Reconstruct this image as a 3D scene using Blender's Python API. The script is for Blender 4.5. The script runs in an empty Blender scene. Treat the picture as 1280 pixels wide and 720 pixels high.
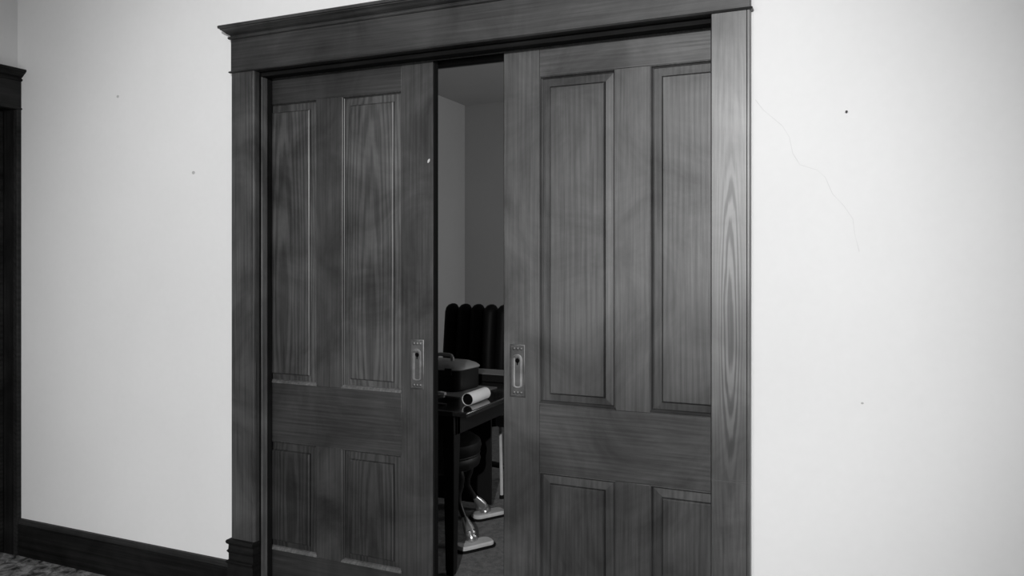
import bpy, bmesh, math, random
from mathutils import Vector, Matrix
random.seed(7)
C = bpy.context.scene.collection
S = bpy.context.scene
R = math.radians

# ------------------------------------------------------------------ camera, world, lights, exposure
CAM_Y, EYE = -2.47, 1.42
cam_d = bpy.data.cameras.new('camera'); cam = bpy.data.objects.new('camera', cam_d); C.objects.link(cam)
cam.location = (0, CAM_Y, EYE); cam.rotation_euler = (R(90), 0, R(23.6))
cam_d.sensor_width = 36; cam_d.lens = 36*970/1280; cam_d.shift_y = -37/1280; cam_d.clip_start = .05
S.camera = cam

S.view_settings.view_transform = 'Standard'; S.view_settings.look = 'None'
S.view_settings.exposure = 0; S.view_settings.gamma = 1; S.view_settings.use_curve_mapping = False

W = bpy.data.worlds.new('world'); S.world = W; W.use_nodes = True
W.node_tree.nodes['Background'].inputs[0].default_value = (.8, .8, .8, 1)
W.node_tree.nodes['Background'].inputs[1].default_value = 1.0

# photographer's lamp, behind and above the camera
ld = bpy.data.lights.new('photo_lamp', 'SPOT'); ld.energy = 755; ld.spot_size = R(57.5); ld.spot_blend = .72
ld.shadow_soft_size = .035
lo = bpy.data.objects.new('photo_lamp', ld); C.objects.link(lo); lo.location = (.305, -4.4, 2.35)
lo.rotation_euler = (Vector((-1.36, 0, 1.24)) - lo.location).to_track_quat('-Z', 'Y').to_euler()
# daylight entering the far room through its window
ad = bpy.data.lights.new('window_daylight', 'AREA'); ad.shape = 'RECTANGLE'; ad.size = 1.0; ad.size_y = 1.4; ad.energy = 46
ao = bpy.data.objects.new('window_daylight', ad); C.objects.link(ao); ao.location = (1.12, 2.9, 1.75)
ao.rotation_euler = (0, R(90), 0)

# unseen fill light added for main-room ambient, set at an added window
bd = bpy.data.lights.new('front_fill', 'AREA'); bd.shape = 'RECTANGLE'; bd.size = 1.3; bd.size_y = 1.7; bd.energy = 52
bo = bpy.data.objects.new('front_fill', bd); C.objects.link(bo); bo.location = (-1.9, -5.36, 1.65)
bo.rotation_euler = (R(90), 0, R(0))

# ------------------------------------------------------------------ materials (black and white photograph: all greys)
def g(v): return (v, v, v, 1)
class NT:
    def __init__(s, name):
        s.m = bpy.data.materials.new(name); s.m.use_nodes = True; s.t = s.m.node_tree
        s.p = s.t.nodes['Principled BSDF']
    def n(s, typ, **kw):
        nd = s.t.nodes.new(typ)
        for k, v in kw.items():
            if k in nd.inputs.keys() if isinstance(k, str) else False: nd.inputs[k].default_value = v
            else: setattr(nd, k, v)
        return nd
    def l(s, a, b): s.t.links.new(a, b)
    def ramp(s, src, stops):
        r = s.t.nodes.new('ShaderNodeValToRGB'); e = r.color_ramp.elements
        while len(e) < len(stops): e.new(.5)
        for el, (p, v) in zip(e, stops): el.position = p; el.color = g(v)
        s.l(src, r.inputs[0]); return r.outputs[0]
    def mix(s, a, b, fac, mode='MIX'):
        m = s.t.nodes.new('ShaderNodeMix'); m.data_type = 'RGBA'; m.blend_type = mode
        for inp, v in ((m.inputs[0], fac), (m.inputs[6], a), (m.inputs[7], b)):
            if hasattr(v, 'is_output') or isinstance(v, bpy.types.NodeSocket): s.l(v, inp)
            else: inp.default_value = v
        return m.outputs[2]
    def bump(s, h, strength, dist=.002):
        b = s.t.nodes.new('ShaderNodeBump'); b.inputs['Strength'].default_value = strength; b.inputs['Distance'].default_value = dist
        s.l(h, b.inputs['Height']); s.l(b.outputs[0], s.p.inputs['Normal'])
    def coords(s, scale, loc=(0, 0, 0), obj=False):
        mp = s.t.nodes.new('ShaderNodeMapping'); mp.vector_type = 'POINT'
        if obj:
            tc = s.t.nodes.new('ShaderNodeTexCoord'); s.l(tc.outputs['Object'], mp.inputs[0])
        else:
            ge = s.t.nodes.new('ShaderNodeNewGeometry'); s.l(ge.outputs['Position'], mp.inputs[0])
        mp.inputs['Scale'].default_value = scale
        mp.inputs['Location'].default_value = tuple(-a*b for a, b in zip(loc, scale))
        return mp.outputs[0]
    def noise(s, vec, scale, detail=4, rough=.55, dist=0):
        n = s.t.nodes.new('ShaderNodeTexNoise'); n.inputs['Scale'].default_value = scale; n.inputs['Detail'].default_value = detail
        n.inputs['Roughness'].default_value = rough; n.inputs['Distortion'].default_value = dist
        s.l(vec, n.inputs['Vector']); return n.outputs['Fac']

def plain(name, v, rough=.5, metal=0, spec=.5, var=.12, coat=0):
    t = NT(name); n = t.noise(t.coords((1, 1, 1), obj=True), 18, 4)
    t.l(t.ramp(n, [(.25, v*(1-var)), (.75, v*(1+var))]), t.p.inputs['Base Color'])
    t.p.inputs['Roughness'].default_value = rough; t.p.inputs['Metallic'].default_value = metal
    t.p.inputs['Specular IOR Level'].default_value = spec; t.p.inputs['Coat Weight'].default_value = coat
    return t.m

def wood(name, axis='z', v=.05, center=(0, 0), freq=5.0, stretch=.1, fig=.5, dist=2.0, rough=.43, coat=.0, blot=.85, spec=1.0, dark=.5, light=1.5, oval=0):
    """varnished softwood; figure = long nested ovals around center (x across/along, z)"""
    t = NT(name)
    if axis == 'z': sc = (1, .5, stretch); fs = (110, 110, 2.6)
    elif axis == 'x': sc = (stretch, .5, 1); fs = (2.6, 110, 110)
    else: sc = (.5, stretch, 1); fs = (75, 2.2, 75)
    w = t.t.nodes.new('ShaderNodeTexWave'); w.wave_type = 'RINGS'; w.rings_direction = 'SPHERICAL'; w.wave_profile = 'SIN'
    w.inputs['Scale'].default_value = freq; w.inputs['Distortion'].default_value = dist; w.inputs['Detail'].default_value = 2
    w.inputs['Detail Scale'].default_value = 1.6
    t.l(t.coords(sc, (center[0], 0, center[1])), w.inputs['Vector'])
    fine = t.noise(t.coords(fs), 1.0, 5, .65)
    cl = t.noise(t.coords((1, 1, 1)), 3.2, 5, .6, .8)
    figr = t.ramp(w.outputs['Fac'], [(.15, v*dark), (.8, v*light)])
    finr = t.ramp(fine, [(.3, v*dark), (.7, v*light)])
    if oval:      # the figure fades out away from its centre
        ln = t.t.nodes.new('ShaderNodeVectorMath'); ln.operation = 'LENGTH'; t.l(w.inputs['Vector'].links[0].from_socket, ln.inputs[0])
        fm = t.t.nodes.new('ShaderNodeMapRange'); fm.interpolation_type = 'SMOOTHSTEP'
        fm.inputs['From Min'].default_value = oval*.8; fm.inputs['From Max'].default_value = oval*1.25; fm.inputs['To Min'].default_value = fig; fm.inputs['To Max'].default_value = fig*.12
        t.l(ln.outputs['Value'], fm.inputs['Value']); figf = fm.outputs[0]
    else: figf = fig
    c = t.mix(finr, figr, figf)
    c = t.mix(c, t.ramp(cl, [(.3, 1-blot*.7), (.68, 1.0+blot*.5)]), 1.0, 'MULTIPLY')
    t.l(c, t.p.inputs['Base Color'])
    ro = t.t.nodes.new('ShaderNodeMapRange'); ro.inputs['To Min'].default_value = rough-.07; ro.inputs['To Max'].default_value = rough+.12
    t.l(cl, ro.inputs['Value']); t.l(ro.outputs[0], t.p.inputs['Roughness'])
    t.p.inputs['Coat Weight'].default_value = coat; t.p.inputs['Coat Roughness'].default_value = rough
    sp = t.mix(t.ramp(fine, [(.3, spec*.75), (.7, min(1, spec*1.15))]), t.ramp(w.outputs['Fac'], [(.15, spec*.35), (.8, min(1, spec*1.4))]), figf if oval else fig*.8)
    sp = t.mix(sp, t.ramp(cl, [(.3, 1-blot*.45), (.68, 1.0)]), 1.0, 'MULTIPLY')
    t.l(sp, t.p.inputs['Specular IOR Level'])
    t.bump(fine, .25, .001)
    return t.m

def plaster(name, v):
    t = NT(name); co = t.coords((1, 1, 1))
    a = t.noise(co, 1.3, 5, .6); b = t.noise(co, 35, 4, .6)
    t.l(t.mix(t.ramp(a, [(.3, v*.965), (.7, v*1.02)]), t.ramp(b, [(.3, .99), (.7, 1.01)]), 1.0, 'MULTIPLY'), t.p.inputs['Base Color'])
    t.p.inputs['Roughness'].default_value = .85; t.p.inputs['Specular IOR Level'].default_value = .25
    t.bump(b, .12, .002); return t.m

def carpet(name, lo_, hi, scale):
    t = NT(name); co = t.coords((1, 1, 1))
    a = t.noise(co, scale, 6, .7, .6); b = t.noise(co, 220, 3, .6)
    t.l(t.mix(t.ramp(a, [(.38, lo_), (.5, (lo_+hi)*.5), (.6, hi)]), t.ramp(b, [(.3, .75), (.7, 1.2)]), 1.0, 'MULTIPLY'), t.p.inputs['Base Color'])
    t.p.inputs['Roughness'].default_value = .95; t.p.inputs['Specular IOR Level'].default_value = .1
    t.bump(b, .6, .004); return t.m

M = {}
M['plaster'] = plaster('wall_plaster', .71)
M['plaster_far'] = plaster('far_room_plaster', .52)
M['ceiling'] = plaster('ceiling_plaster', .72)
M['crack'] = plain('plaster_crack', .63, .9)
M['chip'] = plain('plaster_chip', .42, .9)
M['carpet'] = carpet('mottled_carpet', .03, .34, 17)
M['carpet_far'] = carpet('grey_carpet', .13, .2, 30)
WV = .027
M['casing_l'] = wood('casing_wood_left', 'z', WV*1.5, (-2.5, .6), 22, .05, .15, 5)
M['casing_r'] = wood('casing_wood_right', 'z', WV*.72, (-.338, 1.23), 42, .066, .8, 3.4, rough=.375, coat=1, dark=.75, light=2.7, oval=.034)
M['header'] = wood('header_wood', 'x', WV*.62, (-1.9, 2.6), 22, .06, .1, 5, blot=.7)
M['crown'] = wood('crown_wood', 'x', WV*.7, (-1.9, 2.6), 8, .06, .1)
M['door_frame'] = wood('left_doorway_wood_shaded', 'y', WV*.6, (-.5, 2.2), 20, .06, .2, rough=.5, spec=.25)  # same wood as the other trim, with the corner's shade put into its colour
M['cup'] = plain('pale_worn_bronze', .26, .5, .8, var=.5)
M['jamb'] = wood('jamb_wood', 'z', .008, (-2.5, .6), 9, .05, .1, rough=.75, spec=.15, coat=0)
M['stop'] = wood('door_stop_wood', 'z', .09, (-2.5, .6), 22, .05, .1, 5)
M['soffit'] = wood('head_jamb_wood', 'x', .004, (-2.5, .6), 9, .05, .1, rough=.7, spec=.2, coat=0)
M['base'] = wood('baseboard_wood', 'x', WV*.3, (-3.2, .5), 9, .06, .2, rough=.5, spec=.12, coat=0)
M['base_cap'] = wood('baseboard_cap_wood', 'x', WV*.6, (-3.2, .5), 9, .06, .1, rough=.45, spec=.4)
M['stile_l'] = wood('stile_wood_left', 'z', WV*.9, (-1.2, 1.0), 22, .06, .12, 5)
M['stile_r'] = wood('stile_wood_right', 'z', WV*1.05, (-1.5, .9), 22, .06, .1, 5, rough=.405, coat=.25)
M['rail_l'] = wood('rail_wood_left', 'x', WV*.65, (-1.8, .15, 5), 22, .1, .15, 5, blot=.8)
M['rail_r'] = wood('rail_wood_right', 'x', WV*.9, (-.9, .5), 22, .12, .15, 5, blot=.9)
M['edge'] = plain('door_edge_dark', .006, .85, spec=.1)
for i, (cx, cz, dd) in enumerate([(-2.14, 1.30, 1.2), (-1.715, 1.25, 1.45), (-2.10, .44, .5), (-1.70, .2, .6)]):
    M['pl%d' % i] = wood('panel_wood_left_%s' % 'abcd'[i], 'z', WV*dd, (cx, cz), 22, .075, .42, 4.5, dark=.5, light=1.8)
for i, (cx, cz) in enumerate([(-.95, 1.4), (-.35, 1.9), (-.9, -.2), (-.3, .1)]):
    M['pr%d' % i] = wood('panel_wood_right_%s' % 'abcd'[i], 'z', WV*1.0, (cx, cz), 18, .06, .18, 3.5, rough=.41, coat=.15)
M['bronze'] = plain('worn_bronze', .13, .5, .85, var=.4)
M['bronze_dark'] = plain('dark_bronze', .09, .5, .7, var=.4)  # darker bronze for the right pull plate and the screws
M['black'] = plain('black_void', .003, .9, spec=.05)
M['desk'] = wood('desk_dark_varnish', 'y', .01, (-2, 1), 9, .1, .2, rough=.12, blot=.3, spec=1.0, coat=1)
M['deskleg'] = plain('desk_leg_dark', .008, .5, spec=.2)
M['leather'] = plain('black_leather', .003, .55, spec=.1)
M['leather_seat'] = plain('worn_dark_leather', .007, .5, spec=.25)
M['paper'] = plain('white_paper', .72, .8, var=.03)
M['case'] = plain('case_black_shell', .004, .5, spec=.15)
M['case_top'] = plain('case_lit_grey', .2, .5)  # light on the case's upper face put into the colour
M['steel'] = plain('bright_steel', .55, .28, .9)
M['pad'] = plain('pale_foot_plate', .5, .5)
M['rubber'] = plain('black_rubber', .006, .8, spec=.1)
M['castiron'] = plain('dark_cast_metal', .02, .4, .3)
M['greyrod'] = plain('grey_painted_tube', .5, .45)
M['greyseat'] = plain('grey_fabric', .12, .85)
M['blotter'] = plain('grey_blotter', .10, .8)
M['bookcover'] = plain('black_book_cloth', .006, .7, spec=.1)
M['book_top_lit'] = plain('book_top_lit_grey', .15, .7)  # black ledger's top painted grey to look lit from above
M['winwood'] = plain('window_paint', .5, .5)
M['scratch'] = plain('worn_varnish_scratch', .07, .6)
gl = NT('window_glass'); gl.p.inputs['Transmission Weight'].default_value = 1; gl.p.inputs['Roughness'].default_value = 0; gl.p.inputs['Base Color'].default_value = g(.95)
M['glass'] = gl.m

# ------------------------------------------------------------------ mesh helpers
class MB:
    def __init__(s): s.v = []; s.f = []; s.mi = []; s.cur = 0
    def add(s, vs, fs):
        o = len(s.v); s.v += [tuple(v) for v in vs]; s.f += [tuple(i+o for i in f) for f in fs]; s.mi += [s.cur]*len(fs); return s
    def box(s, x0, x1, y0, y1, z0, z1):
        vs = [(x, y, z) for x in (x0, x1) for y in (y0, y1) for z in (z0, z1)]
        return s.add(vs, [(0, 1, 3, 2), (4, 6, 7, 5), (0, 4, 5, 1), (2, 3, 7, 6), (0, 2, 6, 4), (1, 5, 7, 3)])
    def loft(s, loops, cap0=True, cap1=True):
        n = len(loops[0]); vs = [p for L in loops for p in L]; fs = []
        for k in range(len(loops)-1):
            for i in range(n):
                a = k*n+i; b = k*n+(i+1) % n; fs.append((a, b, b+n, a+n))
        if cap0: fs.append(tuple(range(n))[::-1])
        if cap1: fs.append(tuple((len(loops)-1)*n+i for i in range(n)))
        return s.add(vs, fs)
    def lathe(s, prof, c=(0, 0, 0), n=28):
        return s.loft([[(c[0]+r*math.cos(2*math.pi*i/n), c[1]+r*math.sin(2*math.pi*i/n), c[2]+z) for i in range(n)] for r, z in prof])
    def tube(s, pts, rad, n=12):
        pts = [Vector(p) for p in pts]; rad = rad if isinstance(rad, (list, tuple)) else [rad]*len(pts)
        loops = []; up = None
        for i, p in enumerate(pts):
            d = (pts[min(i+1, len(pts)-1)] - pts[max(i-1, 0)]).normalized()
            if up is None: up = d.orthogonal().normalized()
            u = (up - d*up.dot(d)).normalized(); up = u; w = d.cross(u)
            loops.append([p + (u*math.cos(a)+w*math.sin(a))*rad[i] for a in [2*math.pi*k/n for k in range(n)]])
        return s.loft(loops)
    def build(s, name, mat, parent=None, bevel=0, smooth=False, seg=2, sub=0):
        me = bpy.data.meshes.new(name); me.from_pydata(s.v, [], s.f); me.validate()
        for m in (mat if isinstance(mat, (list, tuple)) else [mat]): me.materials.append(m)
        for p, i in zip(me.polygons, s.mi): p.material_index = i
        b = bmesh.new(); b.from_mesh(me)
        bmesh.ops.recalc_face_normals(b, faces=b.faces); b.to_mesh(me); b.free()
        o = bpy.data.objects.new(name, me); C.objects.link(o)
        if parent:
            o.parent = parent
            w = parent.matrix_basis if not parent.parent else parent.parent.matrix_basis @ parent.matrix_basis
            if parent.get('_world', 0): o.matrix_parent_inverse = Matrix()
        if bevel:
            bv = o.modifiers.new('bevel', 'BEVEL'); bv.width = bevel; bv.segments = seg; bv.limit_method = 'ANGLE'; bv.angle_limit = R(40)
        if sub:
            sb = o.modifiers.new('subdivision', 'SUBSURF'); sb.levels = sub; sb.render_levels = sub
        if smooth or bevel:
            for p in me.polygons: p.use_smooth = True
            if not sub:
                es = me.attributes.get('sharp_edge')
                b = bmesh.new(); b.from_mesh(me)
                for e in b.edges:
                    if len(e.link_faces) == 2 and e.calc_face_angle(0) > R(38): e.smooth = False
                b.to_mesh(me); b.free()
        return o

def tag(o, label=None, cat=None, group=None, kind=None):
    for k, v in (('label', label), ('category', cat), ('group', group), ('kind', kind)):
        if v: o[k] = v
    return o
def empty(name, loc=(0, 0, 0), rz=0):
    o = bpy.data.objects.new(name, None); C.objects.link(o); o.location = loc; o.rotation_euler = (0, 0, rz); o.empty_display_size = .05; return o
def structure(o, label=None, cat=None): return tag(o, label, cat, kind='structure')

# ------------------------------------------------------------------ room shell
LX, RX, FY = -3.676, 2.6, -5.2          # main room
CEIL = 3.007
BY, BX = 4.72, 1.05                     # far room back wall, right wall
OX0, OX1, OZ = -2.23, -.365, 2.20       # rough opening in the partition

m = MB()   # partition: two skins with the pocket between
for y0, y1 in ((0, .045), (.16, .205)):
    m.box(LX, OX0, y0, y1, 0, CEIL); m.box(OX1, RX, y0, y1, 0, CEIL); m.box(OX0, OX1, y0, y1, OZ, CEIL)
m.box(LX, OX0-1.0, .045, .16, 0, CEIL); m.box(OX1+1.0, RX, .045, .16, 0, CEIL); m.box(OX0-1.0, OX1+1.0, .045, .16, 2.26, CEIL)
wall_back = structure(m.build('wall_back', M['plaster']), 'light plaster wall holding the wide pocket door opening', 'wall')

# door opening in the left wall: Y -.95 .. -.022
DY0, DY1, DZ = -.93, -.022, 2.134
m = MB(); m.box(LX-.16, LX, FY, DY0-.01, 0, CEIL); m.box(LX-.16, LX, DY0-.01, 0, DZ+.012, CEIL); m.box(LX-.16, LX, DY1+.012, 0, 0, DZ+.012)
structure(m.build('wall_left', M['plaster']), 'plaster side wall at the left edge with the dark doorway', 'wall')
structure(MB().box(RX, RX+.12, FY, .205, 0, CEIL).build('wall_right', M['plaster']), 'plaster wall on the right of the main room', 'wall')
m = MB(); m.box(LX-.16, -2.6, FY-.12, FY, 0, CEIL); m.box(-1.2, RX+.12, FY-.12, FY, 0, CEIL); m.box(-2.6, -1.2, FY-.12, FY, 0, .75); m.box(-2.6, -1.2, FY-.12, FY, 2.55, CEIL)
structure(m.build('wall_front', M['plaster']), 'plaster wall behind the camera', 'wall')
structure(MB().box(LX-.16, RX+.12, FY-.12, .1, -.1, 0).build('floor', M['carpet']), 'mottled patterned carpet floor of the main room', 'floor')
structure(MB().box(LX-.16, RX+.12, FY-.12, .205, CEIL, CEIL+.1).build('ceiling', M['ceiling']), 'plaster ceiling of the main room', 'ceiling')
structure(MB().box(LX-.12, BX+.12, .1, BY+.12, -.1, 0).build('floor_far', M['carpet_far']), 'plain grey floor of the room beyond the doors', 'floor')
structure(MB().box(LX-.12, BX+.12, .205, BY+.12, CEIL, CEIL+.1).build('ceiling_far', M['plaster_far']), 'ceiling of the room beyond the doors', 'ceiling')
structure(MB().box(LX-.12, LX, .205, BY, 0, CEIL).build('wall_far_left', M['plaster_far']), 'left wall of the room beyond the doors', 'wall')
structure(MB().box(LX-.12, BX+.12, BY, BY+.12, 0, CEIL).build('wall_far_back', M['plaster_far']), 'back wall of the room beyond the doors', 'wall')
wy0, wy1, wz0, wz1 = 2.35, 3.45, .95, 2.55
m = MB(); m.box(BX, BX+.12, .205, wy0, 0, CEIL); m.box(BX, BX+.12, wy1, BY, 0, CEIL); m.box(BX, BX+.12, wy0, wy1, 0, wz0); m.box(BX, BX+.12, wy0, wy1, wz1, CEIL)
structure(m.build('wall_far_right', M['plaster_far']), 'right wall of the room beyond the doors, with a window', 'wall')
m = MB()
for a, b_, c_, d_ in ((wy0, wy0+.05, wz0, wz1), (wy1-.05, wy1, wz0, wz1), (wy0, wy1, wz0, wz0+.05), (wy0, wy1, wz1-.05, wz1), (wy0, wy1, 1.72, 1.76)):
    m.box(BX+.03, BX+.09, a, b_, c_, d_)
win = structure(m.build('window_1', M['winwood']), 'sash window in the far room', 'window')

m = MB()  # unseen sash frame, added to carry the fill light
for a, b_, c_, d_ in ((-2.6, -2.54, .75, 2.55), (-1.26, -1.2, .75, 2.55), (-2.54, -1.26, .75, .81), (-2.54, -1.26, 2.49, 2.55), (-2.54, -1.26, 1.63, 1.67)):
    m.box(a, b_, FY-.09, FY-.03, c_, d_)
structure(m.build('window_added', M['winwood']), 'unseen sash window added behind the camera for the fill light', 'window')

# hairline crack, chips and nail on the wall
T_ = R(23.6)
def onwall(px, py, y=0.0):
    a = (px-640)/970; dx = a*math.cos(T_)-math.sin(T_); dy = a*math.sin(T_)+math.cos(T_); t = (y-CAM_Y)/dy
    return dx*t, EYE-(py-323)/970*t
CR = [(-.268, 1.905), (-.245, 1.872), (-.19, 1.82), (-.17, 1.785), (-.16, 1.735), (-.14, 1.70), (-.092, 1.682), (-.07, 1.66), (-.05, 1.61), (-.02, 1.575), (.005, 1.535), (.01, 1.49), (.022, 1.44)]
m = MB()
for (x0, z0), (x1, z1) in zip(CR, CR[1:]):
    d = Vector((x1-x0, z1-z0)).normalized(); n_ = Vector((-d.y, d.x))*.0011
    vs = [(x, y, z) for y in (-.0006, 0) for x, z in ((x0-n_.x, z0-n_.y), (x0+n_.x, z0+n_.y), (x1+n_.x, z1+n_.y), (x1-n_.x, z1-n_.y))]
    m.add(vs, [(0, 1, 2, 3), (7, 6, 5, 4), (0, 4, 5, 1), (1, 5, 6, 2), (2, 6, 7, 3), (3, 7, 4, 0)])
m.build('hairline_crack', M['crack'], wall_back)
for x, z, r in ((-2.999, 2.143, .008), (-2.55, 1.783, .009), (.03, 1.0, .004)):
    b_ = MB().lathe([(r*.2, 0), (r, .0004), (r*.9, .0012), (r*.1, .0016)], n=9)
    b_.v = [(x+p[0], -p[2], z+p[1]*.8) for p in b_.v]
    b_.build('plaster_chip', M['chip'], wall_back)
nx, nz = -.012, 1.848
nb = MB().lathe([(.001, -.02), (.001, .006), (.0032, .0062), (.0034, .0074), (.0015, .0084)], n=12)
nb.v = [(p[0], -p[2], p[1]) for p in nb.v]
nail = nb.build('nail', M['castiron'], smooth=True); nail.location = (nx, 0, nz)
tag(nail, 'small dark nail head alone high on the bright wall right of the doors', 'nail')

# ------------------------------------------------------------------ casings and header of the pocket doors
def crown(m, x0, x1, yf, prof, closed_left=True, closed_right=True):
    """profile (projection, z) swept round left return, front, right return"""
    loops = []
    for p, z in prof:
        loops.append([(x0-(p if closed_left else 0), 0, z), (x0-(p if closed_left else 0), yf-p, z), (x1+(p if closed_right else 0), yf-p, z), (x1+(p if closed_right else 0), 0, z)])
    m.loft(loops)
CT = -.028
CROWN = [(.0, 2.310), (.006, 2.311), (.009, 2.315), (.009, 2.319), (.006, 2.322), (.001, 2.3235), (.001, 2.3265), (.006, 2.329), (.012, 2.333), (.020, 2.341), (.026, 2.345), (.030, 2.347), (.030, 2.350), (.036, 2.352), (.037, 2.361), (.034, 2.364), (.0, 2.366)]
hd = structure(MB().box(-2.317, -.279, CT-.002, 0, 2.181, 2.313).build('trim_1', M['header'], bevel=.0015), 'tall flat wooden header board above the sliding doors', 'header')
m = MB(); crown(m, -2.317, -.279, CT-.002, CROWN); m.build('crown_moulding', M['crown'], hd)
m = MB(); crown(m, -2.317, -.279, CT-.002, [(0, 2.174), (.005, 2.1745), (.0075, 2.178), (.005, 2.1815), (0, 2.182)]); m.build('bead_moulding', M['crown'], hd)
def casing(name, x0, x1, mat, label, inner):
    prof = [(x0, 0), (x0, CT+.003), (x0+.003, CT)]
    if inner == 'r': prof += [(x1-.016, CT), (x1-.0145, CT+.003), (x1-.013, CT), (x1-.006, CT-.001), (x1-.001, CT+.004), (x1, CT+.01), (x1, 0)]
    else: prof += [(x1-.003, CT), (x1, CT+.003), (x1, 0)]
    if inner == 'l':
        prof = [(x0, 0), (x0, CT+.006), (x0+.004, CT), (x1-.012, CT), (x1-.0105, CT+.002), (x1-.009, CT), (x1-.003, CT), (x1, CT+.004), (x1, 0)]
    m = MB(); m.loft([[(x, y, z) for x, y in prof] for z in (.27, 2.174)])
    o = structure(m.build(name, mat, smooth=True), label, 'door casing')
    # plinth block
    X0, X1, yf = x0-.008, x1+.002, CT-.012
    P = [(0, 0), (0, .178), (.003, .183), (.006, .188), (.003, .193), (-.003, .196), (-.003, .222), (.0, .226), (.003, .232), (-.002, .238), (-.003, .256), (.004, .262), (.006, .270), (.003, .276), (-.004, .279)]
    q = MB()
    loops = [[(X0-p, 0, z), (X0-p, yf-p, z), (X1+p*.3, yf-p, z), (X1+p*.3, 0, z)] for p, z in P]
    q.loft(loops); q.build('plinth_block', M['base'] if inner == 'r' else mat, o)
    return o
cl = casing('trim_2', -2.317, -2.196, M['casing_l'], 'vertical wooden door casing left of the sliding doors', 'r')
cr_ = casing('trim_3', -.398, -.279, M['casing_r'], 'vertical wooden door casing right of the sliding doors, with oval grain', 'l')
for z, x0, x1 in ((.735, -.396, -.283), (.742, -.34, -.283)):
    MB().box(x0, x1, CT-.0006, CT+.001, z, z+.0018).build('scratch', M['scratch'], cr_)
MB().box(-2.2, -2.196, CT+.006, CT+.012, .93, 1.0).build('scratch', M['scratch'], cl)

# split jamb: lining, stop, pocket edge; head the same way
J0, J1 = -2.196, -.398
m = MB(); m.box(OX0, J0-.001, -.001, .0465, 0, OZ); m.box(J1+.001, OX1, -.001, .0465, 0, OZ)
m.box(OX0, J0-.001, .125, .205, 0, OZ); m.box(J1+.001, OX1, .125, .205, 0, OZ)
m.box(OX0, J0-.001, .0465, .076, 0, OZ); m.box(J1+.001, OX1, .0465, .076, 0, OZ)  # dark strips painting the shadow of the gap between stop and door
jm = structure(m.build('trim_4', M['jamb']), 'dark wooden jamb lining the pocket door opening, with strips darkened as gap shade', 'door jamb')
MB().box(J0-.004, J0+.002, .013, .0465, 0, 2.158).build('door_stop', M['stop'], jm, bevel=.002)
MB().box(J1-.002, J1+.004, .013, .0465, 0, 2.158).build('door_stop', M['stop'], jm, bevel=.002)
m = MB(); m.box(OX0, OX1, -.001, .012, 2.176, OZ); m.box(OX0, OX1, .012, .05, 2.158, OZ); m.box(OX0, OX1, .05, .076, 2.163, OZ+.05)
m.box(OX0, OX1, .125, .16, 2.157, OZ+.05); m.box(OX0, OX1, .16, .205, 2.165, OZ)
structure(m.build('trim_5', M['soffit'], bevel=.002), 'dark grooved head jamb and track above the sliding doors', 'head jamb')
MB().box(J0+.002, J1-.002, .0715, .076, 2.159, 2.163).build('head_groove', M['casing_l'], bpy.data.objects['trim_5'])
# far side casing
m = MB(); m.box(-2.317, J0, .205, .23, 0, 2.17); m.box(J1, -.279, .205, .23, 0, 2.17); m.box(-2.317, -.279, .205, .235, 2.17, 2.31)
structure(m.build('trim_6', M['header'], bevel=.002), 'wooden casing on the far side of the pocket doors', 'door casing')

# baseboards
def baseboard(name, x0, x1, label):
    P = [(-.016, 0), (-.016, .138), (-.018, .142), (-.018, .146), (-.013, .150), (-.013, .166), (-.009, .172), (0, .173)]
    m = MB(); m.loft([[(x, y, z) for y, z in [(0, 0)]+P] for x in (x0, x1)])
    o = structure(m.build(name, M['base'], smooth=True), label, 'baseboard')
    q = MB(); q.loft([[(x, y, z) for y, z in [(-.0005, .150), (-.0145, .1505), (-.0145, .166), (-.010, .1725), (-.0005, .1745)]] for x in (x0, x1)])
    q.build('cap_moulding', M['base_cap'], o, smooth=True)
    return o
baseboard('baseboard_left', LX+.029, -2.327, 'dark wooden baseboard between the left doorway and the sliding doors')
baseboard('baseboard_right', -.27, RX, 'dark wooden baseboard right of the sliding doors')
m = MB(); m.box(LX, LX+.018, .24, BY, 0, .17); m.box(LX+.018, BX, BY-.018, BY, 0, .17)
structure(m.build('baseboard_far', M['base'], bevel=.003), 'dark baseboard in the room beyond', 'baseboard')

# ------------------------------------------------------------------ left doorway
CR2 = [(p, z-.042) for p, z in CROWN]
FX = LX+.028
def crownY(m, y0, y1, prof):
    m.loft([[(LX, y1, z), (FX+p, y1, z), (FX+p, y0-p, z), (LX, y0-p, z)] for p, z in prof])
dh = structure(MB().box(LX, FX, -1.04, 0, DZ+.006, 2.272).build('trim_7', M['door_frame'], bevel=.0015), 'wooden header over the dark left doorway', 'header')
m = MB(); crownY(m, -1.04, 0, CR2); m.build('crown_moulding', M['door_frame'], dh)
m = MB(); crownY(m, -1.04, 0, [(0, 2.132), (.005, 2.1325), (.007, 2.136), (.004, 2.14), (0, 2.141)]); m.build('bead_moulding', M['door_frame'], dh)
m = MB(); m.box(LX, FX, DY1, 0, 0, 2.132); m.box(LX, FX, -1.04, DY0, 0, 2.132)
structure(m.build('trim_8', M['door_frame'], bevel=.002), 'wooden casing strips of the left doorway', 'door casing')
m = MB(); m.box(LX-.155, LX, DY1, DY1+.012, 0, DZ+.006); m.box(LX-.155, LX, DY0-.01, DY0, 0, DZ+.006); m.box(LX-.155, LX, DY0, DY1, DZ, DZ+.012)
structure(m.build('trim_9', M['jamb']), 'dark jamb of the left doorway', 'door jamb')
d3 = structure(empty('door_3', (LX-.086, -.48, 0)), 'closed dark wooden door in the left doorway, at the left edge', 'door')
q = MB(); x1 = .02; x0 = -.02; ya, yb = DY0+.48+.003, DY1+.48-.003; sw = .11
q.box(x0, x1, ya, ya+sw, .01, 2.13); q.box(x0, x1, yb-sw, yb, .01, 2.13)
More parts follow.
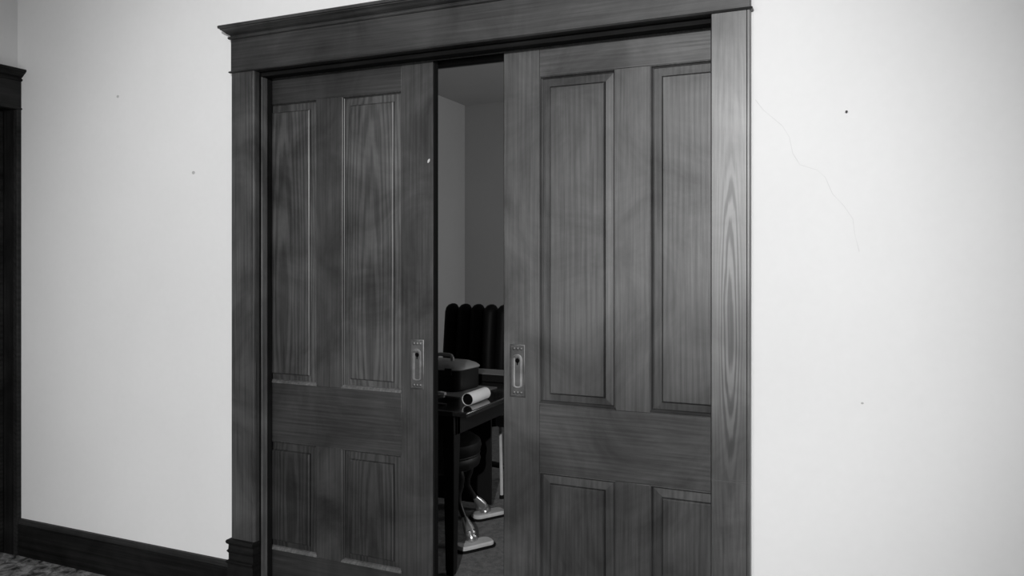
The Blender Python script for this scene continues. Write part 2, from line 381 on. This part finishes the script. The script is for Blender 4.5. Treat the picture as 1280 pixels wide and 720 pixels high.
for z0, z1 in ((.01, .22), (.9, 1.05), (2.0, 2.13)): q.box(x0, x1, ya+sw, yb-sw, z0, z1)
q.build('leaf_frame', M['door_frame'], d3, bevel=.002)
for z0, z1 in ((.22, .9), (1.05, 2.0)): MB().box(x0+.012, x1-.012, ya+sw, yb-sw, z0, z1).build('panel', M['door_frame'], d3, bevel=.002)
kb = MB().lathe([(.025, 0), (.025, .004), (.009, .008), (.009, .03), (.024, .036), (.028, .048), (.02, .06), (.004, .064)], n=20)
kb.v = [(x1+p[2], ya+.05+p[0], .98+p[1]) for p in kb.v]; kb.build('knob', M['bronze'], d3, smooth=True)

# ------------------------------------------------------------------ sliding pocket doors
YD, TH = .08, .04
Z_BOT, Z_R1, Z_L0, Z_L1, Z_T0, Z_TOP = .012, .215, .665, .905, 2.062, 2.205
SW, PW, MW = .137, .277, .12
DW = 2*SW+2*PW+MW

def panel_mesh(x0, x1, z0, z1):
    """sticking, bevelled margin, step, raised field, all as nested rectangles; front faces -Y"""
    prof = [(-.004, TH-.006), (-.004, .0145), (.006, .0145), (.010, .0122), (.035, .0105), (.0365, .0104), (.0395, .0035), (.043, .0012)]
    m = MB(); m.loft([[(x0+i, y, z0+i), (x1-i, y, z0+i), (x1-i, y, z1-i), (x0+i, y, z1-i)] for i, y in prof])
    return m
def sticking_mesh(x0, x1, z0, z1):
    """quarter-round moulding running round the inside of the opening"""
    prof = [(0, .001), (.0022, .0008), (.0048, .0028), (.0062, .0066), (.0062, .0085), (.0085, .0098), (.0085, .0142), (0, .0142)]
    m = MB(); L = [[(x0+i, y, z0+i), (x1-i, y, z0+i), (x1-i, y, z1-i), (x0+i, y, z1-i)] for i, y in prof]
    m.loft(L, False, False); n = len(prof)
    for i in range(4):
        a = (n-1)*4+i; b = (n-1)*4+(i+1) % 4; m.f.append((a, b, (i+1) % 4, i)); m.mi.append(0)
    return m

def pull(root, cx, cz, mat_plate, side):
    """flush pull: oblong escutcheon with relief bands, arched cup, key slot, screws"""
    w, h = .0295, .0945
    m = MB()
    def rect(i, y): return [(cx-w+i, y, cz-h+i), (cx+w-i, y, cz-h+i), (cx+w-i, y, cz+h-i), (cx-w+i, y, cz+h-i)]
    m.loft([rect(0, .002), rect(0, -.0018), rect(.0015, -.003), rect(.004, -.0032), rect(.0052, -.0018), rect(.008, -.0018)])
    for zc in (cz+h-.016, cz-h+.016):           # relief ornament bands top and bottom
        for k in range(-1, 2):
            q = MB().lathe([(.0062, 0), (.0058, .0018), (.0030, .0030), (.0008, .0032)], n=12)
            m.add([(cx+k*.0135+p[0], -.0018-p[2], zc+p[1]) for p in q.v], q.f)
        m.box(cx-w+.009, cx+w-.009, -.0036, -.0016, zc-.0105, zc-.0085); m.box(cx-w+.009, cx+w-.009, -.0036, -.0016, zc+.0085, zc+.0105)
    pl = m.build('flush_pull', mat_plate, root, smooth=True)
    # arched rim and cup
    def arch(r, y, n=10, z0=cz-.052, z1=cz+.040):
        return [(cx+r*math.cos(a), y, z1+r*math.sin(a)) for a in [math.pi*i/n for i in range(n+1)]] + [(cx+r*math.cos(a), y, z0+r*.55*math.sin(a)) for a in [math.pi+math.pi*i/n for i in range(n+1)]]
    q = MB(); q.loft([arch(.0195, -.0016), arch(.0188, -.0046), arch(.0168, -.0050), arch(.0155, -.0040), arch(.0148, -.0022), arch(.010, -.0018), arch(.004, -.0017)], True, True)
    q.build('finger_cup', M['cup'], pl, smooth=True)
    k = MB().lathe([(.0082, 0), (.0082, .0006)], n=16)
    kk = MB(); kk.add([(cx+p[0], -.0023-p[2], cz+.036+p[1]) for p in k.v], k.f); kk.box(cx-.0022, cx+.0022, -.0029, -.0023, cz+.020, cz+.034)
    kk.build('key_slot', M['black'], pl)
    bar = MB(); bar.box(cx-(.017 if side < 0 else -.001), cx+(.001 if side < 0 else .017), -.0068, -.002, cz+.044, cz+.050) if side < 0 else bar.box(cx-.022, cx+.004, -.0068, -.002, cz+.046, cz+.051)
    bar.build('latch_bar', M['bronze'], pl, bevel=.001)
    for sz in (cz+h-.0055, cz-h+.0055):
        s_ = MB().lathe([(.0024, 0), (.0022, .001), (.0006, .0014)], n=10); s_.v = [(cx+p[0], -.0026-p[2], sz+p[1]) for p in s_.v]; s_.build('screw', M['bronze_dark'], pl)

def sliding_door(name, lead, sgn, mats, label):
    """lead: world x of the leading edge; sgn: direction from leading edge into the pocket"""
    root = structure(empty(name, (lead+sgn*DW/2, YD, 0)), label, 'sliding door')
    o = -sgn*DW/2
    def X(a, b): return tuple(sorted((o+sgn*a, o+sgn*b)))
    a1, a2, a3, a4 = SW, SW+PW, SW+PW+MW, SW+2*PW+MW
    for a, b in ((0, SW), (a4, DW)):
        x0, x1 = X(a, b); MB().box(x0, x1, 0, TH, Z_BOT, Z_TOP).build('stile', mats['stile'], root, bevel=.0012)
    x0, x1 = X(a1, a4)
    for z0, z1 in ((Z_BOT, Z_R1), (Z_L0, Z_L1), (Z_T0, Z_TOP)):
        MB().box(x0, x1, .0006, TH-.0006, z0, z1).build('rail', mats['rail'], root, bevel=.0012)
    x0, x1 = X(a2, a3)
    for z0, z1 in ((Z_R1, Z_L0), (Z_L1, Z_T0)):
        MB().box(x0, x1, .0004, TH-.0004, z0, z1).build('muntin', mats['stile'], root, bevel=.0012)
    k = 0
    for z0, z1 in ((Z_L1, Z_T0), (Z_R1, Z_L0)):
        for a, b in (((a1, a2), (a3, a4)) if sgn > 0 else ((a3, a4), (a1, a2))):
            x0, x1 = X(a, b)
            p = panel_mesh(x0, x1, z0, z1).build('panel', mats['panel'][k], root)
            sticking_mesh(x0, x1, z0, z1).build('panel_moulding', mats['stile'], p)
            # sloping ledge along the bottom of each opening
            if z0 > .1:
                q = MB(); q.loft([[(x, .0008, z0-.0002), (x, -.0035, z0+.001), (x, -.0035, z0+.004), (x, .004, z0+.012), (x, .012, z0+.0145), (x, .0135, z0)] for x in (x0, x1)])
                q.build('ledge', mats['ledge'], p)
            k += 1
    # dark leading edge with a groove
    q = MB(); xe = o; e0, e1 = sorted((xe-sgn*.0, xe-sgn*.0035))
    q.loft([[(xe, .0045, z), (xe-sgn*.0035, .0065, z), (xe-sgn*.0035, .034, z), (xe, .036, z)] for z in (Z_BOT, Z_TOP)])
    q.build('edge_strip', M['edge'], root)
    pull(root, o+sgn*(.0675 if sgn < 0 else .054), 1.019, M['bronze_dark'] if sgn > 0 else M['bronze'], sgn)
    return root
dl = sliding_door('door_1', -1.438, -1, dict(stile=M['stile_l'], rail=M['rail_l'], panel=[M['pl%d' % i] for i in range(4)], ledge=M['stop']), 'left sliding panelled pocket door, the darker leaf with a pale flush pull')
dr = sliding_door('door_2', -1.146, 1, dict(stile=M['stile_r'], rail=M['rail_r'], panel=[M['pr%d' % i] for i in range(4)], ledge=M['rail_r']), 'right sliding panelled pocket door, the brighter leaf')
q = MB().lathe([(.001, 0), (.007, .0004), (.005, .0012), (.001, .0014)], n=8); q.v = [(DW/2-.018+p[0]*.8, -p[2], 1.787+p[1]+p[0]*.6) for p in q.v]
q.build('paint_chip', M['greyrod'], dl)

# ------------------------------------------------------------------ the room beyond: desk and what is on it
desk = tag(empty('desk', (-2.2, 1.05, 0)), 'large dark desk with polished top seen through the gap between the doors', 'desk')
dx0, dx1, dy0, dy1 = -.75, .675, -.515, .54
MB().box(dx0, dx1, dy0, dy1, .728, .75).build('desktop', M['desk'], desk, bevel=.005, seg=3)
m = MB(); m.box(dx0+.1, dx1-.09, dy0+.06, dy0+.08, .63, .728); m.box(dx0+.1, dx1-.09, dy1-.08, dy1-.06, .63, .728)
m.box(dx0+.1, dx0+.12, dy0+.08, dy1-.08, .63, .728); m.box(dx1-.11, dx1-.09, dy0+.08, dy1-.08, .63, .728)
m.build('apron', M['deskleg'], desk, bevel=.002)
MB().box(dx0+.12, .34, dy1-.10, dy1-.085, .03, .728).build('shade_panel', M['deskleg'], desk, bevel=.002)  # black sheet added to stand in for the shadow under the desk
for sx in (dx0+.11, dx1-.12):
    for sy in (dy0+.08, dy1-.08):
        q = MB(); q.loft([[(sx+a*s, sy+b*s, z) for a, b in ((-1, -1), (1, -1), (1, 1), (-1, 1))] for s, z in ((.016, 0), (.02, .03), (.026, .45), (.03, .63), (.03, .728))])
        q.build('leg', M['deskleg'], desk, bevel=.003)

def top_tag(o, *a, **k): return tag(o, *a, **k)
DT = .75
# grey blotter under the case
bl = MB().box(-.24, .24, -.17, .17, 0, .004).build('desk_blotter', M['blotter'], bevel=.0015); bl.location = (-1.93, 1.03, DT); bl.rotation_euler.z = R(-4)
tag(bl, 'flat grey blotter lying on the desk under the black case', 'blotter')
# rounded black case with handle
case = tag(empty('carrying_case', (-1.965, 1.08, DT+.004), R(-6)), 'black rounded carrying case with top and handle coloured as lit, standing on the desk', 'case')
def rr(hx, hy, z, r, n=6):
    out = []
    for cx, cy, a0 in ((hx-r, hy-r, 0), (-hx+r, hy-r, 90), (-hx+r, -hy+r, 180), (hx-r, -hy+r, 270)):
        out += [(cx+r*math.cos(R(a0+90*i/n)), cy+r*math.sin(R(a0+90*i/n)), z) for i in range(n+1)]
    return out
m = MB(); m.loft([rr(.185, .115, 0, .05), rr(.19, .12, .006, .05), rr(.19, .12, .105, .05)]); m.build('body', M['case'], case, smooth=True)
m = MB(); m.loft([rr(.193, .123, .105, .05), rr(.195, .125, .109, .05), rr(.193, .123, .114, .05), rr(.18, .112, .126, .05), rr(.15, .09, .137, .045), rr(.10, .05, .142, .03)]); m.build('lid', M['case_top'], case, smooth=True)
m = MB(); m.tube([(-.0, -.02, .137), (0, -.02, .160), (.006, -.02, .168), (.02, -.02, .171), (.075, -.02, .171), (.09, -.02, .167), (.096, -.02, .158), (.096, -.02, .137)], .0095, 10); m.build('handle', M['case_top'], case, smooth=True)
m = MB(); m.box(.12, .16, -.127, -.119, .085, .118); m.build('latch', M['case'], case, bevel=.002)

# white paper roll with dark core
def roll_mesh():
    r, L = .028, .19; n = 32; m = MB()
    prof = [(.0262, .04), (.0265, .001), (.0272, 0), (r, .0015), (r, L-.0015), (.0265, L), (.0235, L-.002), (.0235, L-.04)]
    loops = [[(rad*math.cos(2*math.pi*i/n), y, rad*math.sin(2*math.pi*i/n)+r) for i in range(n)] for rad, y in prof]
    m.loft(loops); return m
roll = tag(empty('paper_roll', (-1.6, .685, DT)), 'white roll of paper lying at the right edge of the dark desk', 'paper roll')
roll_mesh().build('paper', M['paper'], roll, smooth=True)
n = 24; m = MB(); m.loft([[(rad*math.cos(2*math.pi*i/n), y, rad*math.sin(2*math.pi*i/n)+.028) for i in range(n)] for rad, y in ((.0258, .004), (.0258, .186), (.0225, .186), (.0225, .004))], False, False); m.build('core', M['rubber'], roll, smooth=True)
n = 24; m = MB(); m.loft([[(rad*math.cos(2*math.pi*i/n), y, rad*math.sin(2*math.pi*i/n)+.028) for i in range(n)] for rad, y in ((.0225, .03), (.0225, .031))]); m.build('core_plug', M['black'], roll)

# stapler
st = tag(empty('stapler', (-1.77, .66, DT), R(-8)), 'small dark metal stapler near the front edge of the desk', 'stapler')
m = MB(); m.loft([[(-.075, -.018, z), (.075, -.014, z), (.082, 0, z), (.075, .014, z), (-.075, .018, z)] for z in (0, .007)]); m.build('base', M['castiron'], st, bevel=.002)
m = MB(); m.loft([[(x, -.012, z0), (x, .012, z0), (x, .010, z1), (x, -.010, z1)] for x, z0, z1 in ((-.07, .012, .032), (-.02, .028, .05), (.05, .044, .062), (.076, .046, .058))]); m.build('arm', M['greyrod'], st, bevel=.002)
m = MB(); m.box(-.08, -.055, -.015, .015, .006, .034); m.build('hinge', M['steel'], st, bevel=.003)
m = MB(); m.loft([[(x, -.006, z0), (x, .006, z0), (x, .006, z1), (x, -.006, z1)] for x, z0, z1 in ((-.065, .0125, .018), (.07, .035, .043))]); m.build('magazine', M['steel'], st)

# ledger lying flat at the back of the desk
bk = tag(empty('ledger_book', (-1.78, 1.42, DT), R(0)), 'thick black ledger lying flat at the back edge of the desk', 'book')
m = MB(); m.box(-.22, .22, -.09, -.084, 0, .042); m.box(-.22, .22, -.09, .09, 0, .004); m.box(-.22, -.216, -.09, .09, .004, .038); m.box(.216, .22, -.09, .09, .004, .038)
m.build('spine', M['bookcover'], bk, bevel=.001)
MB().box(-.22, .22, -.09, .09, .038, .043).build('cover', M['book_top_lit'], bk, bevel=.001)
MB().box(-.212, .212, -.083, .084, .004, .038).build('page_block', M['blotter'], bk)

# ------------------------------------------------------------------ high-backed channel tufted chair behind the desk
ch = tag(empty('office_chair', (-2.24, 2.36, 0)), 'black high-backed office chair with channel tufting behind the desk', 'chair')
W2 = .29; nch = 6; cw = 2*W2/nch
for k in range(nch):
    cx = -W2+cw*(k+.5); m = MB(); loops = []
    for z, s, dy in ((.50, .7, 0), (.53, .95, 0), (.62, 1, -.01), (.80, 1, .0), (.98, 1, .02), (1.06, 1, .03), (1.088, .9, .036), (1.106, .62, .041), (1.114, .25, .045)):
        loops.append([(cx+.5*cw*1.02*s*math.cos(a), -.19+dy+.055*s*math.sin(a)*(1 if math.sin(a) < 0 else .6), z) for a in [2*math.pi*i/16 for i in range(16)]])
    m.loft(loops); m.build('back_channel', M['leather'], ch, smooth=True)
m = MB(); m.loft([[(-W2+.01, y0, z), (W2-.01, y0, z), (W2-.01, y1, z), (-W2+.01, y1, z)] for z, y0, y1 in ((.48, -.17, -.145), (.8, -.165, -.14), (1.065, -.14, -.115))]); m.build('back_shell', M['leather'], ch, bevel=.01)
# seat lies in front of the backrest towards the desk
m = MB(); m.loft([rr(.27, .23, .40, .06), rr(.28, .24, .43, .06), rr(.28, .24, .47, .06), rr(.26, .22, .50, .06)]); m.v = [(x, y-.36, z) for x, y, z in m.v]; m.build('seat', M['leather'], ch, smooth=True)
m = MB().lathe([(.05, .385), (.03, .38), (.022, .36), (.022, .16), (.035, .15), (.04, .10), (.02, .09)], (0, -.36, .0)); m.build('pedestal', M['castiron'], ch, smooth=True)
m = MB(); m.box(-.04, .04, -.36, -.15, .385, .40); m.box(-.04, .04, -.155, -.12, .385, .55); m.build('back_bracket', M['castiron'], ch, bevel=.004)
for k in range(5):
    a = R(90+72*k); c, s = math.cos(a), math.sin(a); m = MB()
    m.tube([(0, -.36, .115), (.15*c, -.36+.15*s, .10), (.28*c, -.36+.28*s, .075)], [.026, .02, .014]); lg = m.build('base_leg', M['castiron'], ch, smooth=True)
    px_, py_ = .28*c, -.36+.28*s; m = MB(); w_ = MB().lathe([(.008, -.011), (.024, -.011), (.026, -.006), (.026, .006), (.024, .011), (.008, .011)], n=18)
    m.add([(px_+p[0], py_+p[2], .026+p[1]) for p in w_.v], w_.f); m.tube([(px_, py_, .045), (px_, py_, .078)], .006); m.build('caster', M['rubber'], lg, smooth=True)

# ------------------------------------------------------------------ round stool with metal foot plates
st2 = tag(empty('footed_stool', (-1.98, 1.10, 0)), 'dark round leather stool with bright metal feet on pale plates under the desk', 'stool')
m = MB().lathe([(.13, .33), (.19, .335), (.215, .35), (.222, .375), (.216, .398), (.208, .408), (.219, .42), (.226, .445), (.22, .472), (.19, .492), (.12, .502), (.03, .505)], n=40)
m.build('seat', M['leather_seat'], st2, smooth=True)
m = MB().tube([(.214*math.cos(2*math.pi*i/40), .214*math.sin(2*math.pi*i/40), .408) for i in range(41)], .006, 8); m.build('piping', M['leather_seat'], bpy.data.objects['seat.001'] if 'seat.001' in bpy.data.objects else st2, smooth=True)
PA = R(57)
for k in range(4):
    a = math.atan2(-.16, .30)+k*math.pi/2; c, s = math.cos(a), math.sin(a)
    path = [(.19, .345), (.205, .31), (.20, .27), (.185, .235), (.185, .20), (.205, .165), (.235, .125)]
    lg = MB().tube([(r*c, r*s, z) for r, z in path], [.024, .021, .018, .016, .015, .014, .013]).build('leg', M['castiron'], st2, smooth=True)
    path = [(.235, .125), (.25, .108), (.27, .085), (.282, .070), (.285, .066), (.288, .062), (.292, .057), (.296, .050), (.30, .044), (.305, .034), (.308, .026)]
    MB().tube([(r*c, r*s, z) for r, z in path], [.014, .021, .027, .029, .021, .028, .028, .021, .028, .029, .024]).build('ferrule', M['steel'], lg, smooth=True)
    fx, fy = .325*c, .325*s
    def pl_(hx, hy, z):
        base = rr(hx, hy, z, min(hx, hy)*.7, 5)
        return [(fx+x*math.cos(PA)-y*math.sin(PA), fy+x*math.sin(PA)+y*math.cos(PA), z) for x, y, z in base]
    MB().loft([pl_(.098, .043, .012), pl_(.098, .043, .022), pl_(.092, .037, .029)]).build('foot_plate', M['pad'], lg, smooth=True)
    MB().loft([pl_(.106, .050, .0), pl_(.106, .050, .012)]).build('rubber_sole', M['rubber'], lg, smooth=True)

# ------------------------------------------------------------------ padded stool with slim tube legs
s3 = tag(empty('tube_leg_stool', (-1.738, 1.875, 0)), 'grey padded stool on slim pale tube legs, half behind the right door', 'stool')
m = MB(); m.loft([rr(.185, .18, .425, .03), rr(.195, .19, .432, .035), rr(.195, .19, .495, .035), rr(.18, .175, .508, .035)]); m.build('seat', M['greyseat'], s3, smooth=True)
for sx in (-1, 1):
    for sy in (-1, 1):
        lg = MB().tube([(sx*.165, sy*.16, .428), (sx*.155, sy*.165, .012)], .0095).build('leg', M['greyrod'], s3, smooth=True)
        MB().lathe([(.013, 0), (.014, .012), (.011, .022)], (sx*.155, sy*.165, 0), 14).build('foot_cap', M['rubber'], lg, smooth=True)
